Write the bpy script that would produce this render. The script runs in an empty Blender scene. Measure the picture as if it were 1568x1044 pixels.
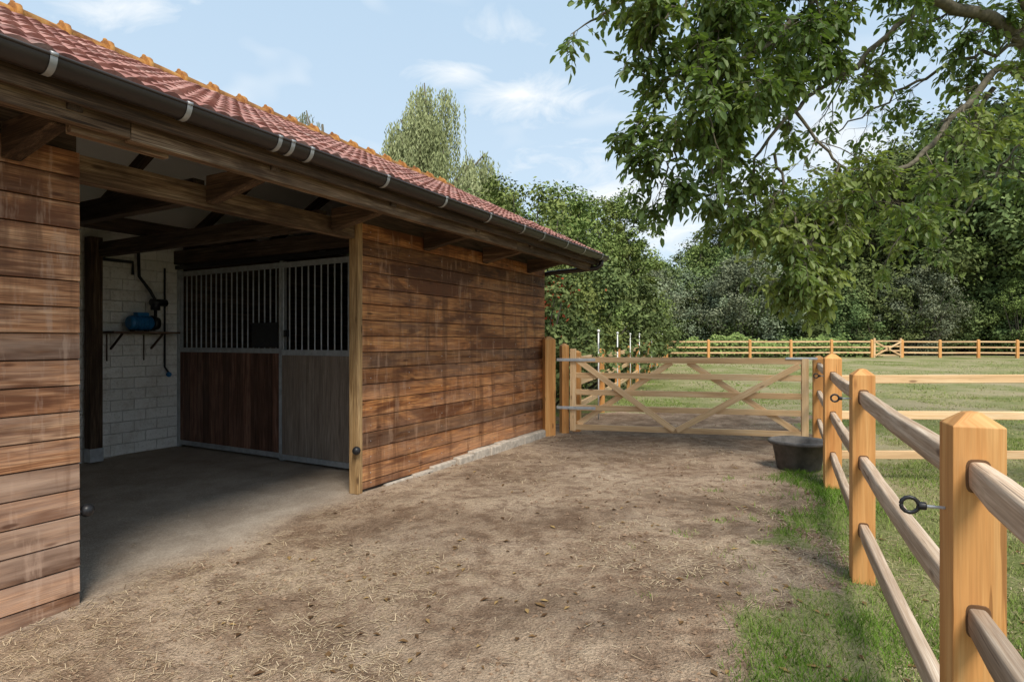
import bpy, math, random
import numpy as np
from mathutils import Vector, Matrix
random.seed(7); RNG=np.random.default_rng(11)
S=bpy.context.scene
def lin(r,g,b): return (r,g,b,1)
# ---------------------------------------------------------------- helpers
class MB:
    def __init__(s): s.v=[];s.f=[];s.m=[];s.r=[];s.g=[];s.s=[]
    def add(s,vs,fs,gc,m=0,r=None,sm=False):
        if r is None: r=random.random()
        o=len(s.v); off=r*53
        s.v+=[tuple(v) for v in vs]
        s.g+=[(g[0]+off,g[1]+off*.7,g[2]-off*.3) for g in gc]
        for f in fs:
            s.f.append(tuple(i+o for i in f)); s.m.append(m); s.r.append(r); s.s.append(sm)
    def hexa(s,vs,m=0,r=None,ax=None):
        vs=[Vector(v) for v in vs]
        d=[(vs[1]-vs[0]).length,(vs[3]-vs[0]).length,(vs[4]-vs[0]).length]
        order=sorted(range(3),key=lambda i:-d[i])
        axs=[(vs[1]-vs[0]),(vs[3]-vs[0]),(vs[4]-vs[0])]
        axs=[a.normalized() if a.length>1e-9 else Vector((0,0,1)) for a in axs]
        gc=[tuple((v-vs[0]).dot(axs[k]) for k in order) for v in vs]
        s.add(vs,[(0,3,2,1),(4,5,6,7),(0,1,5,4),(1,2,6,5),(2,3,7,6),(3,0,4,7)],gc,m,r)
    def box(s,x0,x1,y0,y1,z0,z1,m=0,r=None):
        s.hexa([(x0,y0,z0),(x1,y0,z0),(x1,y1,z0),(x0,y1,z0),(x0,y0,z1),(x1,y0,z1),(x1,y1,z1),(x0,y1,z1)],m,r)
    def beam(s,p0,p1,w,h,m=0,r=None,up=(0,0,1)):
        p0=Vector(p0);p1=Vector(p1);d=(p1-p0).normalized()
        sd=d.cross(Vector(up)).normalized(); u=sd.cross(d).normalized()
        a=sd*w/2;b=u*h/2
        s.hexa([p0-a-b,p1-a-b,p1+a-b,p0+a-b,p0-a+b,p1-a+b,p1+a+b,p0+a+b],m,r)
    def tube(s,pts,rads,n=8,m=0,r=None,cap=True,sx=1.,sz=1.,sq=1.,ph=0.):
        pts=[Vector(p) for p in pts]
        if not hasattr(rads,'__len__'): rads=[rads]*len(pts)
        vs=[];gc=[];L=0;prev=None
        for i,p in enumerate(pts):
            d=(pts[min(i+1,len(pts)-1)]-pts[max(i-1,0)]).normalized()
            ref=Vector((0,0,1)) if abs(d.z)<.95 else Vector((1,0,0))
            if prev is not None and abs(prev.dot(d))<.98:
                a=(prev-d*prev.dot(d)).normalized()
            else: a=d.cross(ref).normalized()
            prev=a; b=d.cross(a)
            if i: L+=(p-pts[i-1]).length
            for k in range(n):
                t=2*math.pi*k/n+ph; c0,q0=math.cos(t),math.sin(t)
                c=math.copysign(abs(c0)**sq,c0)*rads[i]; q=math.copysign(abs(q0)**sq,q0)*rads[i]
                vs.append(p+a*c*sx+b*q*sz); gc.append((L,c,q))
        fs=[]
        for i in range(len(pts)-1):
            for k in range(n):
                k2=(k+1)%n
                fs.append((i*n+k,i*n+k2,(i+1)*n+k2,(i+1)*n+k))
        s.add(vs,fs,gc,m,r,True)
        if cap:
            o=len(s.v)-len(vs); rr=s.r[-1]
            s.f.append(tuple(o+k for k in reversed(range(n)))); s.m.append(m);s.r.append(rr);s.s.append(False)
            s.f.append(tuple(o+(len(pts)-1)*n+k for k in range(n))); s.m.append(m);s.r.append(rr);s.s.append(False)
    def ball(s,c,r,m=0,n=10,sc=(1,1,1)):
        vs=[];fs=[]
        for i in range(n+1):
            a=math.pi*i/n
            for k in range(n):
                t=2*math.pi*k/n
                vs.append((c[0]+r*sc[0]*math.sin(a)*math.cos(t),c[1]+r*sc[1]*math.sin(a)*math.sin(t),c[2]+r*sc[2]*math.cos(a)))
        for i in range(n):
            for k in range(n):
                fs.append((i*n+k,(i+1)*n+k,(i+1)*n+(k+1)%n,i*n+(k+1)%n))
        s.add(vs,fs,vs,m,None,True)
    def obj(s,name,mats,parent=None,bevel=0,M=None):
        me=bpy.data.meshes.new(name); me.from_pydata(s.v,[],s.f)
        for x in mats: me.materials.append(x)
        me.polygons.foreach_set('material_index',s.m)
        me.polygons.foreach_set('use_smooth',s.s)
        a=me.attributes.new('rnd','FLOAT','FACE'); a.data.foreach_set('value',s.r)
        a=me.attributes.new('gc','FLOAT_VECTOR','POINT'); a.data.foreach_set('vector',np.array(s.g,dtype=np.float32).ravel())
        me.update()
        o=bpy.data.objects.new(name,me); S.collection.objects.link(o)
        if parent: o.parent=parent
        if M is not None: o.matrix_world=M
        if bevel:
            b=o.modifiers.new('b','BEVEL'); b.width=bevel; b.segments=2; b.limit_method='ANGLE'; b.angle_limit=math.radians(40)
        return o
def poly_mesh(name,V,k,rnd,mats,parent=None,smooth=False):
    N=len(V); me=bpy.data.meshes.new(name)
    F=np.arange(N*k).reshape(N,k)
    me.from_pydata(V.reshape(-1,3).tolist(),[],F.tolist())
    for x in mats: me.materials.append(x)
    a=me.attributes.new('rnd','FLOAT','FACE'); a.data.foreach_set('value',np.asarray(rnd,dtype=np.float32))
    if smooth: me.polygons.foreach_set('use_smooth',[True]*N)
    me.update(); o=bpy.data.objects.new(name,me); S.collection.objects.link(o)
    if parent: o.parent=parent
    return o
def empty(name,loc=(0,0,0),rz=0):
    e=bpy.data.objects.new(name,None); S.collection.objects.link(e); e.location=loc; e.rotation_euler=(0,0,rz); return e
def fr(a): return a-np.floor(a)
def vn(x,y,s,seed=0):
    x=np.asarray(x,dtype=float)/s; y=np.asarray(y,dtype=float)/s
    xi=np.floor(x);yi=np.floor(y);fx=x-xi;fy=y-yi;fx=fx*fx*(3-2*fx);fy=fy*fy*(3-2*fy)
    h=lambda a,b: fr(np.sin(a*127.1+b*311.7+seed*74.7)*43758.5453)
    return (h(xi,yi)*(1-fx)+h(xi+1,yi)*fx)*(1-fy)+(h(xi,yi+1)*(1-fx)+h(xi+1,yi+1)*fx)*fy
def ss(a,b,x):
    t=np.clip((np.asarray(x,dtype=float)-a)/(b-a),0,1); return t*t*(3-2*t)

# ---------------------------------------------------------------- materials
class NT:
    def __init__(s,name):
        s.mat=bpy.data.materials.new(name); s.mat.use_nodes=True; s.t=s.mat.node_tree; s.t.nodes.clear()
        s.out=s.n('ShaderNodeOutputMaterial')
    def n(s,ty,**k):
        nd=s.t.nodes.new(ty)
        for a,b in k.items(): setattr(nd,a,b)
        return nd
    def l(s,a,b): s.t.links.new(a,b)
    def obj(s): return s.n('ShaderNodeTexCoord').outputs['Object']
    def attr(s,name):
        return s.n('ShaderNodeAttribute',attribute_name=name)
    def mapv(s,v,sc,loc=(0,0,0)):
        m=s.n('ShaderNodeMapping'); m.inputs['Scale'].default_value=sc; m.inputs['Location'].default_value=loc; s.l(v,m.inputs['Vector']); return m.outputs[0]
    def noise(s,v,sc,det=4,rough=.55,dist=0):
        m=s.n('ShaderNodeTexNoise'); m.inputs['Scale'].default_value=sc; m.inputs['Detail'].default_value=det
        m.inputs['Roughness'].default_value=rough; m.inputs['Distortion'].default_value=dist; s.l(v,m.inputs['Vector']); return m.outputs['Fac']
    def ramp(s,f,stops):
        r=s.n('ShaderNodeValToRGB'); e=r.color_ramp.elements
        while len(e)<len(stops): e.new(.5)
        for i,(p,c) in enumerate(stops):
            e[i].position=p; e[i].color=c if hasattr(c,'__len__') else (c,c,c,1)
        s.l(f,r.inputs[0]); return r.outputs[0]
    def mix(s,f,a,b,bt='MIX'):
        m=s.n('ShaderNodeMix',data_type='RGBA',blend_type=bt)
        for sock,val in ((m.inputs[0],f),(m.inputs[6],a),(m.inputs[7],b)):
            if hasattr(val,'links'): s.l(val,sock)
            else: sock.default_value=val
        return m.outputs[2]
    def math(s,op,a,b=0.,c=0.,clamp=False):
        m=s.n('ShaderNodeMath',operation=op,use_clamp=clamp)
        for i,val in enumerate((a,b,c)):
            if hasattr(val,'links'): s.l(val,m.inputs[i])
            else: m.inputs[i].default_value=val
        return m.outputs[0]
    def bump(s,h,st=.5,d=.01):
        b=s.n('ShaderNodeBump'); b.inputs['Strength'].default_value=st; b.inputs['Distance'].default_value=d; s.l(h,b.inputs['Height']); return b.outputs[0]
    def pbr(s,col,rough=.7,bump=None,metal=0,spec=.3):
        p=s.n('ShaderNodeBsdfPrincipled')
        for k,val in (('Base Color',col),('Roughness',rough),('Metallic',metal),('Specular IOR Level',spec)):
            if hasattr(val,'links'): s.l(val,p.inputs[k])
            else: p.inputs[k].default_value=val
        if bump is not None: s.l(bump,p.inputs['Normal'])
        s.l(p.outputs[0],s.out.inputs[0]); return s.mat
def wood(name,c0,c1,c2,grain=1.,stain=.5,knots=True,rough=.75,grey=None,bump=.5,vr=(.68,1.,1.25),finef=.7,crack=0.):
    n=NT(name); g=n.attr('gc').outputs['Vector']; r=n.attr('rnd').outputs['Fac']
    a=n.noise(n.mapv(g,(1.3*grain,26*grain,26*grain)),1,5,.65,.8)
    fine=n.noise(n.mapv(g,(4,170,170)),1,2,.65)
    col=n.ramp(a,[(.34,c0),(.5,c1),(.66,c2)])
    col=n.mix(n.ramp(fine,[(.42,.0),(.62,finef)]),col,(c0[0]*.6,c0[1]*.6,c0[2]*.6,1),'MIX')
    o=n.obj()
    big=n.noise(n.mapv(g,(.9,3.5,3.5)),1,4,.7,.5)
    st=n.ramp(big,[(.40,1.),(.54,0.)])
    col=n.mix(n.math('MULTIPLY',st,stain),col,(c0[0]*.5,c0[1]*.45,c0[2]*.45,1))
    v=n.ramp(r,[(0,vr[0]),(.5,vr[1]),(1,vr[2])])
    col=n.mix(1.,col,v,'MULTIPLY')
    if grey:
        gm=n.noise(n.mapv(g,(.7,5,5),(3,1,2)),1,4,.7)
        z=n.n('ShaderNodeSeparateXYZ'); n.l(o,z.inputs[0])
        hh=n.math('MULTIPLY_ADD',z.outputs[2],-.10,.16)
        f=n.ramp(n.math('ADD',gm,n.math('MAXIMUM',hh,-.1)),[(.48,0.),(.75,grey[1])])
        col=n.mix(f,col,grey[0])
        vs_=n.noise(n.mapv(o,(6,6,.7)),1,4,.65); col=n.mix(n.ramp(vs_,[(.51,0.),(.63,.6)]),col,(c0[0]*.6,c0[1]*.65,c0[2]*.75,1))
        vs2=n.noise(n.mapv(o,(13,13,2.2),(5,3,1)),1,4,.7); col=n.mix(n.ramp(vs2,[(.56,0.),(.68,.38)]),col,grey[0])
    if knots:
        vo=n.n('ShaderNodeTexVoronoi'); vo.inputs['Scale'].default_value=1; n.l(n.mapv(g,(2.6,9,9)),vo.inputs['Vector'])
        k=n.ramp(vo.outputs['Distance'],[(.07,1.),(.14,0.)])
        col=n.mix(n.math('MULTIPLY',k,.8),col,(c0[0]*.35,c0[1]*.3,c0[2]*.3,1))
    h=n.math('ADD',a,n.math('MULTIPLY',fine,.5))
    if crack:
        cr=n.ramp(n.noise(n.mapv(g,(1.1,38,38),(7,2,9)),1,2,.5,.3),[(.68,0.),(.70,1.)])
        col=n.mix(n.math('MULTIPLY',cr,crack),col,(c0[0]*.25,c0[1]*.22,c0[2]*.2,1)); h=n.math('SUBTRACT',h,n.math('MULTIPLY',cr,1.5))
    return n.pbr(col,rough,n.bump(h,bump,.004))
M_clad=wood('cladding_wood',lin(.175,.060,.020),lin(.43,.172,.055),lin(.62,.30,.11),1,.9,True,.5,((.50,.31,.20,1),.35),.5,(.45,.95,1.35))
M_clad2=wood('cladding_wood_weathered',lin(.24,.095,.042),lin(.54,.255,.12),lin(.72,.42,.24),1,.9,True,.6,((.60,.41,.30,1),.7),.5,(.45,1.,1.2))
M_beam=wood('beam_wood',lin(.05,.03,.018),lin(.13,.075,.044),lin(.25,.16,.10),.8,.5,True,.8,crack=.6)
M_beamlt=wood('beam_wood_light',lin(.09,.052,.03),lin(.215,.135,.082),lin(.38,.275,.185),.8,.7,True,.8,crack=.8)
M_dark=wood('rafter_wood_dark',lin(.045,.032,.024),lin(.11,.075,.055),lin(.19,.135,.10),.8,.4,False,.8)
M_post=wood('fence_post_wood',lin(.56,.24,.07),lin(.70,.345,.115),lin(.78,.44,.17),.55,.10,True,.6,bump=.25,vr=(.86,1,1.06),finef=.2,crack=.55)
M_rail=wood('fence_rail_wood',lin(.40,.27,.175),lin(.56,.42,.30),lin(.70,.57,.44),.9,.25,True,.75,finef=.4,crack=.6)
M_gate=wood('gate_wood',lin(.58,.36,.18),lin(.76,.50,.27),lin(.82,.6,.36),.6,.1,True,.7,vr=(.82,1,1.08),finef=.2)
M_batten=wood('batten_wood',lin(.26,.15,.06),lin(.42,.265,.12),lin(.55,.37,.19),.8,.4,True,.7,crack=.6)
M_stall=wood('stall_board_red',lin(.10,.046,.03),lin(.24,.115,.075),lin(.36,.2,.14),1,.4,False,.55,vr=(.55,1.,1.5))
M_stallg=wood('stall_board_grey',lin(.25,.195,.155),lin(.33,.265,.215),lin(.41,.34,.285),1,.3,False,.6,vr=(.8,1,1.1))
def simple(name,col,rough=.6,metal=0,var=.25,sc=8,bump=.15,spec=.4):
    n=NT(name); a=n.noise(n.obj(),sc,4,.6)
    c=n.ramp(a,[(.3,tuple(x*(1-var) for x in col[:3])+(1,)),(.7,tuple(min(1,x*(1+var)) for x in col[:3])+(1,))])
    return n.pbr(c,rough,n.bump(a,bump,.005),metal,spec)
M_gut=simple('gutter_brown',(.032,.024,.022),.35,0,.2,3,.03)
M_galv=simple('galvanised_steel',(.46,.48,.50),.45,.35,.2,12,.05)
M_strap=simple('gutter_bracket_steel',(.36,.365,.38),.45,.3,.2,12,.05)
M_black=simple('black_steel',(.018,.018,.02),.4,.0,.2,10,.05)
M_rubber=simple('grey_rubber',(.10,.09,.082),.65,0,.5,9,.2)
M_blue=simple('blue_pump_paint',(.02,.16,.38),.4,0,.2,10,.05)
M_ceil=simple('ceiling_board',(.85,.84,.81),.8,0,.04,2,.05)
M_conc=simple('concrete_footing',(.46,.40,.33),.9,0,.35,14,.8)
M_white=simple('white_plastic',(.75,.75,.73),.5,0,.05,5,.02)
M_gapshade=simple('mortise_gap_shade',(.14,.07,.03),.9,0,.2,9,.1)  # dark brown painted as the shade in the gap round a rail end
def block_mat():
    n=NT('painted_block'); o=n.obj(); sp=n.n('ShaderNodeSeparateXYZ'); n.l(o,sp.inputs[0])
    cb=n.n('ShaderNodeCombineXYZ'); n.l(sp.outputs[0],cb.inputs[0]); n.l(sp.outputs[2],cb.inputs[1])
    b=n.n('ShaderNodeTexBrick'); b.inputs['Scale'].default_value=1; b.inputs['Brick Width'].default_value=.29; b.inputs['Row Height'].default_value=.14
    b.inputs['Mortar Size'].default_value=.005; b.inputs['Mortar Smooth'].default_value=.8
    b.inputs['Color1'].default_value=(.90,.88,.83,1); b.inputs['Color2'].default_value=(.80,.78,.73,1); b.inputs['Mortar'].default_value=(.70,.68,.64,1)
    n.l(cb.outputs[0],b.inputs['Vector'])
    d=n.noise(o,3,5,.7); dd=n.ramp(d,[(.48,0.),(.66,.55)])
    c=n.mix(dd,b.outputs[0],(.52,.46,.38,1)); 
    d2=n.ramp(n.noise(o,24,4,.7),[(.55,0.),(.68,.5)]); c=n.mix(d2,c,(.5,.47,.42,1))
    h=n.math('ADD',n.math('MULTIPLY',b.outputs['Fac'],-1.),n.math('MULTIPLY',n.noise(o,40,3),.9))
    return n.pbr(c,.85,n.bump(h,1.,.012))
M_block=block_mat()
def tile_mat():
    n=NT('clay_tile'); o=n.obj(); r=n.attr('rnd').outputs['Fac']
    c=n.ramp(r,[(0,lin(.22,.095,.078)),(.5,lin(.34,.15,.12)),(.85,lin(.44,.23,.19)),(1,lin(.24,.13,.11))])
    l=n.ramp(n.noise(o,7,4,.7),[(.5,0.),(.72,.5)]); c=n.mix(l,c,(.46,.34,.29,1))
    d=n.ramp(n.noise(o,22,3,.7),[(.55,0.),(.7,.6)]); c=n.mix(d,c,(.12,.07,.06,1))
    return n.pbr(c,.8,n.bump(n.noise(o,50,3),.4,.005),0,.2)
M_tile=tile_mat()
def ridge_mat():
    n=NT('ridge_tile'); o=n.obj(); 
    c=n.ramp(n.noise(o,9,5,.7),[(.35,lin(.20,.08,.035)),(.52,lin(.42,.185,.045)),(.72,lin(.5,.3,.1))])
    return n.pbr(c,.85,n.bump(n.noise(o,50,3),.5,.006))
M_ridge=ridge_mat()
def leaf_mat(name,dark,mid,light,trans=.35,rough=.5,spec=.25,hv=True):
    n=NT(name); r=n.attr('rnd').outputs['Fac']
    c=n.ramp(r,[(0,dark),(.5,mid),(1,light)])
    if hv:
        oi=n.n('ShaderNodeObjectInfo')
        hs=n.n('ShaderNodeHueSaturation'); n.l(c,hs.inputs['Color'])
        n.l(n.math('MULTIPLY_ADD',oi.outputs['Random'],.045,.475),hs.inputs['Hue'])
        n.l(n.math('MULTIPLY_ADD',oi.outputs['Random'],.5,.85),hs.inputs['Value'])
        c=hs.outputs[0]
    if trans<=0:
        d=n.n('ShaderNodeBsdfDiffuse'); n.l(c,d.inputs[0]); n.l(d.outputs[0],n.out.inputs[0]); return n.mat
    p=n.n('ShaderNodeBsdfPrincipled'); n.l(c,p.inputs['Base Color']); p.inputs['Roughness'].default_value=rough; p.inputs['Specular IOR Level'].default_value=spec
    t=n.n('ShaderNodeBsdfTranslucent'); c2=n.mix(1.,c,(1.25,1.3,.6,1),'MULTIPLY'); n.l(c2,t.inputs[0])
    m=n.n('ShaderNodeMixShader'); m.inputs[0].default_value=trans; n.l(p.outputs[0],m.inputs[1]); n.l(t.outputs[0],m.inputs[2])
    n.l(m.outputs[0],n.out.inputs[0]); return n.mat
M_lf=leaf_mat('leaf_forest',lin(.05,.072,.028),lin(.10,.135,.05),lin(.18,.22,.085),0)
M_lf2=leaf_mat('leaf_light',lin(.08,.115,.035),lin(.15,.2,.06),lin(.24,.3,.10),0)
M_lw=leaf_mat('leaf_willow',lin(.15,.165,.075),lin(.25,.27,.13),lin(.35,.36,.2),0)
M_lg=leaf_mat('leaf_greygreen',lin(.10,.125,.08),lin(.18,.21,.13),lin(.27,.3,.19),0)
M_ln=leaf_mat('leaf_walnut',lin(.07,.115,.03),lin(.125,.19,.05),lin(.24,.29,.085),.4,.45,.35,False)
M_red=leaf_mat('leaf_red',lin(.2,.03,.02),lin(.3,.06,.03),lin(.35,.12,.05),0,hv=False)
M_grass=leaf_mat('grass_blades',lin(.12,.21,.03),lin(.21,.27,.07),lin(.42,.36,.19),0,hv=False)
M_dead=leaf_mat('leaf_dead',lin(.08,.045,.025),lin(.16,.095,.045),lin(.34,.23,.10),0,hv=False)
def straw_mat():
    n=NT('straw'); r=n.attr('rnd').outputs['Fac']
    return n.pbr(n.ramp(r,[(0,lin(.18,.11,.06)),(.4,lin(.42,.31,.19)),(1,lin(.70,.56,.38))]),.7)
M_straw=straw_mat()
M_bark=simple('bark',(.10,.085,.065),.9,0,.45,14,.8)
M_bark2=simple('bark_grey',(.125,.108,.075),.9,0,.45,18,.8)

# ---------------------------------------------------------------- terrain
AX,AY=-1.468,5.66; UX,UY=.482,.876
GL=lambda y:1.276+.4535*(y-1.65)
def gz(x,y):
    x=np.asarray(x,dtype=float);y=np.asarray(y,dtype=float)
    s=-((x-AX)*UX+(y-AY)*UY)
    z=-.055*np.clip(s,0,3.2)*ss(1.2,-1.2,x)
    z=z+.3*ss(14,38,y)
    w=-(x-AX)*UY+(y-AY)*UX
    z=z+(vn(x,y,1.3,3)-.5)*.05*ss(.0,-1.,w)+(vn(x,y,.45,5)-.5)*.035*ss(.2,-.4,w)+(vn(x,y,.22,6)-.5)*.012*ss(.2,-.4,w)
    return z
def gmask(x,y):
    x=np.asarray(x,dtype=float);y=np.asarray(y,dtype=float)
    b=1.16+.45*(y-2.53)+.42*ss(5.6,8.4,y)
    nz=(vn(x,y,.7,8)-.5)*.9+(vn(x,y,.25,9)-.5)*.6
    m=ss(-.22,.3,x-b+nz*.85)
    # stray tufts creeping into the dirt
    m=np.maximum(m,.8*ss(.74,.84,vn(x,y,.28,73)*.7+vn(x,y,.11,74)*.3)*ss(-1.3,-.2,x-b))
    back=ss(0,.5,y-(9.45-.238*(x-.87))+nz*.3)
    d=np.sqrt(((x-3.2)/3.0)**2+((y-10.4)/1.9)**2)+nz*.4
    back=back*ss(.8,1.15,d)
    w=-(x-AX)*UY+(y-AY)*UX
    back=back*ss(-.0,-.5,w-0.0)
    m=np.maximum(m*ss(.9,1.2,d+2*ss(3.6,4.6,x)),back)
    back2=ss(9.5,10.5,y)*ss(4.6,5.6,(x-AX)*UX+(y-AY)*UY)
    m=np.maximum(m,back2*ss(.8,1.15,d))
    wear=ss(.64,.78,vn(x,y,1.1,71)*.6+vn(x,y,.4,72)*.4)*ss(14,8,y)*ss(3.1,3.6,y)
    bare=ss(1.1,.6,np.sqrt(((x-1.75)/.42)**2+((y-3.9)/.3)**2)+nz*.4)
    return m*(1-.8*wear)*(1-.85*bare)
def axis(a,b,st,far,nf):
    core=np.arange(a,b+1e-6,st); k=np.arange(1,nf+1); e=(far)**(k/nf)
    out=st*1.6*k+ (e-1)
    return np.concatenate([(a-out)[::-1],core,b+out])
xs=axis(-5,11,.08,420,40); ys=axis(-.5,16,.08,420,40)
X,Y=np.meshgrid(xs,ys); Z=gz(X,Y)
nx,ny=len(xs),len(ys)
V=np.stack([X,Y,Z],-1).reshape(-1,3)
i=np.arange(nx*ny).reshape(ny,nx)
F=np.stack([i[:-1,:-1],i[:-1,1:],i[1:,1:],i[1:,:-1]],-1).reshape(-1,4)
me=bpy.data.meshes.new('ground'); me.from_pydata(V.tolist(),[],F.tolist())
me.polygons.foreach_set('use_smooth',[True]*len(F))
w=-(X-AX)*UY+(Y-AY)*UX; tt=(X-AX)*UX+(Y-AY)*UY
ell=lambda cx,cy,rx,ry,k: k*ss(1.2,.3,np.sqrt(((X-cx)/rx)**2+((Y-cy)/ry)**2)+(vn(X,Y,.5,61)-.5)*.9+(vn(X,Y,.2,62)-.5)*.5)
mudv=np.maximum.reduce([ell(3.0,9.9,3.6,2.5,1.),ell(2.5,5.1,1.0,.8,1.),ell(.5,3.3,.55,.38,1.),ell(-.1,6.8,.9,1.3,.45),ell(-.9,4.7,.9,.6,.6),ell(1.3,7.4,1.6,.8,.6),ell(.3,4.7,1.1,.5,.6),ell(-.9,3.2,.8,.5,.4),ell(1.3,3.5,.6,.5,.7),ell(-1.6,2.6,.5,.3,.4)])
palev=np.maximum.reduce([ell(-.8,6.6,.6,1.0,.9),ell(.2,8.3,.8,.8,.8),ell(-.2,5.7,.9,.7,.8),ell(.9,5.9,1.,.6,.6),ell(.2,2.7,.9,.4,.6),ell(1.2,4.4,.7,.5,.6),ell(-1.3,4.0,.7,.5,.7)])  # patches of paler ground colour
for nm,val in (('gm',gmask(X,Y)),('bm',ss(-.25,.25,w+(vn(X,Y,.5,4)-.5)*.3)*ss(4.2,4.0,tt)*ss(4.3,4.0,w)),('mud',mudv),('lit',palev)):
    a=me.attributes.new(nm,'FLOAT','POINT'); a.data.foreach_set('value',val.ravel().astype(np.float32))
def ground_mat():
    n=NT('ground_dirt_grass'); o=n.obj()
    gm=n.attr('gm').outputs['Fac']; bm=n.attr('bm').outputs['Fac']; mud=n.attr('mud').outputs['Fac']; palef=n.attr('lit').outputs['Fac']
    n1=n.noise(o,.9,4,.6,.3); n2=n.noise(o,7,5,.65,.2); n3=n.noise(o,70,3,.7); n4=n.noise(o,2.6,5,.7,.4)
    c=n.ramp(n1,[(.38,lin(.32,.215,.142)),(.5,lin(.42,.298,.205)),(.62,lin(.51,.38,.275))])
    c=n.mix(n.math('MULTIPLY',palef,.6),c,(.60,.455,.325,1))
    d=n.ramp(n2,[(.47,.0),(.6,1.)]); c=n.mix(n.math('MULTIPLY',d,.4),c,(.60,.46,.32,1))
    d=n.ramp(n2,[(.38,1.),(.48,0.)]); c=n.mix(n.math('MULTIPLY',d,.6),c,(.19,.115,.072,1))
    d=n.ramp(n4,[(.40,1.),(.5,0.)]); c=n.mix(n.math('MULTIPLY',d,.5),c,(.225,.145,.095,1))
    g=n.ramp(n3,[(.35,.55),(.65,1.22)]); c=n.mix(.9,c,g,'MULTIPLY')
    f1=n.noise(n.mapv(o,(18,160,1)),1,1,.5,1.5); f2=n.noise(n.mapv(o,(150,22,1)),1,1,.5,1.5)
    fb=n.ramp(n.math('MAXIMUM',f1,f2),[(.64,0.),(.7,.6)]); fb=n.math('MULTIPLY',fb,n.ramp(n1,[(.45,0.),(.58,1.)]))
    c=n.mix(fb,c,(.68,.54,.37,1))
    md=n.math('MULTIPLY',mud,n.ramp(n4,[(.38,1.),(.62,.4)]),clamp=True)
    c=n.mix(n.math('MULTIPLY',md,.88),c,(.145,.095,.063,1))
    bf=n.ramp(n4,[(.35,lin(.34,.275,.215)),(.7,lin(.49,.41,.33))])
    bf=n.mix(.5,bf,g,'MULTIPLY')
    c=n.mix(bm,c,bf)
    gf=n.ramp(n.math('ADD',gm,n.math('MULTIPLY',n.math('SUBTRACT',n2,.5),1.1)),[(.42,0.),(.6,1.)])
    gn=n.noise(o,.35,4,.65,.5); 
    gc=n.ramp(n.math('ADD',n.math('MULTIPLY',gn,.65),n.math('MULTIPLY',n.noise(o,26,3,.7),.35)),[(.40,lin(.17,.195,.06)),(.48,lin(.27,.27,.115)),(.57,lin(.40,.335,.2))])
    c=n.mix(gf,c,gc)
    h=n.math('ADD',n.math('MULTIPLY',n2,1.),n.math('MULTIPLY',n3,.5))
    b=n.n('ShaderNodeBump'); b.inputs['Distance'].default_value=.06; n.l(h,b.inputs['Height'])
    n.l(n.math('MULTIPLY_ADD',bm,-.65,1.),b.inputs['Strength'])
    return n.pbr(c,.95,b.outputs[0],0,.1)
me.materials.append(ground_mat())
g=bpy.data.objects.new('ground',me); S.collection.objects.link(g)

# ---------------------------------------------------------------- scatter
def grass(name,n,x0,x1,y0,y1,h0,h1,wd,seed):
    R=np.random.default_rng(seed)
    y=y0+(y1-y0)*R.random(n)**1.0; x=x0+(x1-x0)*R.random(n)
    m=gmask(x,y); lush=vn(x,y,.9,21)*.5+vn(x,y,.3,22)*.3+vn(x,y,3.,23)*.2
    strip=np.exp(-((x-GL(y)+.25)/.45)**2)*ss(9,7,y)
    keep=(R.random(n)<m*(.07+.95*ss(.40,.6,lush)+.35*strip)); x=x[keep];y=y[keep];lush=lush[keep];strip=strip[keep]; k=len(x)
    z=gz(x,y)-.004; a=R.random(k)*6.283; h=(h0+(h1-h0)*R.random(k))*(.5+.8*lush)*(1+.5*strip); w=wd*(.6+.8*R.random(k))
    la=R.random(k)*6.283; lean=h*(.2+.9*R.random(k))
    P=np.stack([x,y,z],-1); dx=np.stack([np.cos(a)*w,np.sin(a)*w,0*w],-1)
    tip=P+np.stack([np.cos(la)*lean,np.sin(la)*lean,h],-1)
    V=np.stack([P-dx,P+dx,tip],1)
    rnd=np.clip(R.random(k)*.45+.6*(1-ss(.3,.65,lush))-.45*strip+.22*ss(0,1.5,x-GL(y))+.1*ss(8,12,y)+.3*(R.random(k)<.12),0,1)
    return V,rnd
parts=[grass('a',90000,.4,4.5,1.6,4.2,.015,.048,.0025,1),grass('b',120000,.8,8,4.2,8.8,.02,.05,.0035,2),
       grass('c',50000,-.5,16,8.8,16,.02,.05,.007,3),grass('d',25000,0,30,16,34,.03,.06,.015,4)]
poly_mesh('grass',np.concatenate([p[0] for p in parts]),3,np.concatenate([p[1] for p in parts]),[M_grass])
def straw(n,seed):
    R=np.random.default_rng(seed); d=1.9*np.exp(R.random(n)*1.7); x=(-.87+1.75*R.random(n))*d; y=d
    w=-(x-AX)*UY+(y-AY)*UX
    dens=ss(.5,.7,vn(x,y,.8,31)*.6+vn(x,y,.22,32)*.4)
    keep=(R.random(n)<(.05+.9*dens)*(1-gmask(x,y)*.7))&((w<-.02)|(R.random(n)<.12))&(w<3.5); x=x[keep];y=y[keep];k=len(x)
    a=R.random(k)*6.283; L=(.006+.034*R.random(k)**2.4)*(1+y*.06); wd=(.0006+.0008*R.random(k))*(1+y*.12)
    z=gz(x,y)+.002+.004*R.random(k)
    t=np.stack([np.cos(a),np.sin(a),.25*(R.random(k)-.5)],-1)*L[:,None]; b=np.stack([-np.sin(a),np.cos(a),0*a],-1)*wd[:,None]
    P=np.stack([x,y,z+np.abs(t[:,2])],-1)
    return np.stack([P-t-b,P+t-b,P+t+b,P-t+b],1),R.random(k)
Vs,rs=straw(65000,5); poly_mesh('straw_litter',Vs,4,rs,[M_straw])
R=np.random.default_rng(9); n=14000; d=1.9*np.exp(R.random(n)*1.7); x=(-.87+1.75*R.random(n))*d; y=d
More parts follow.
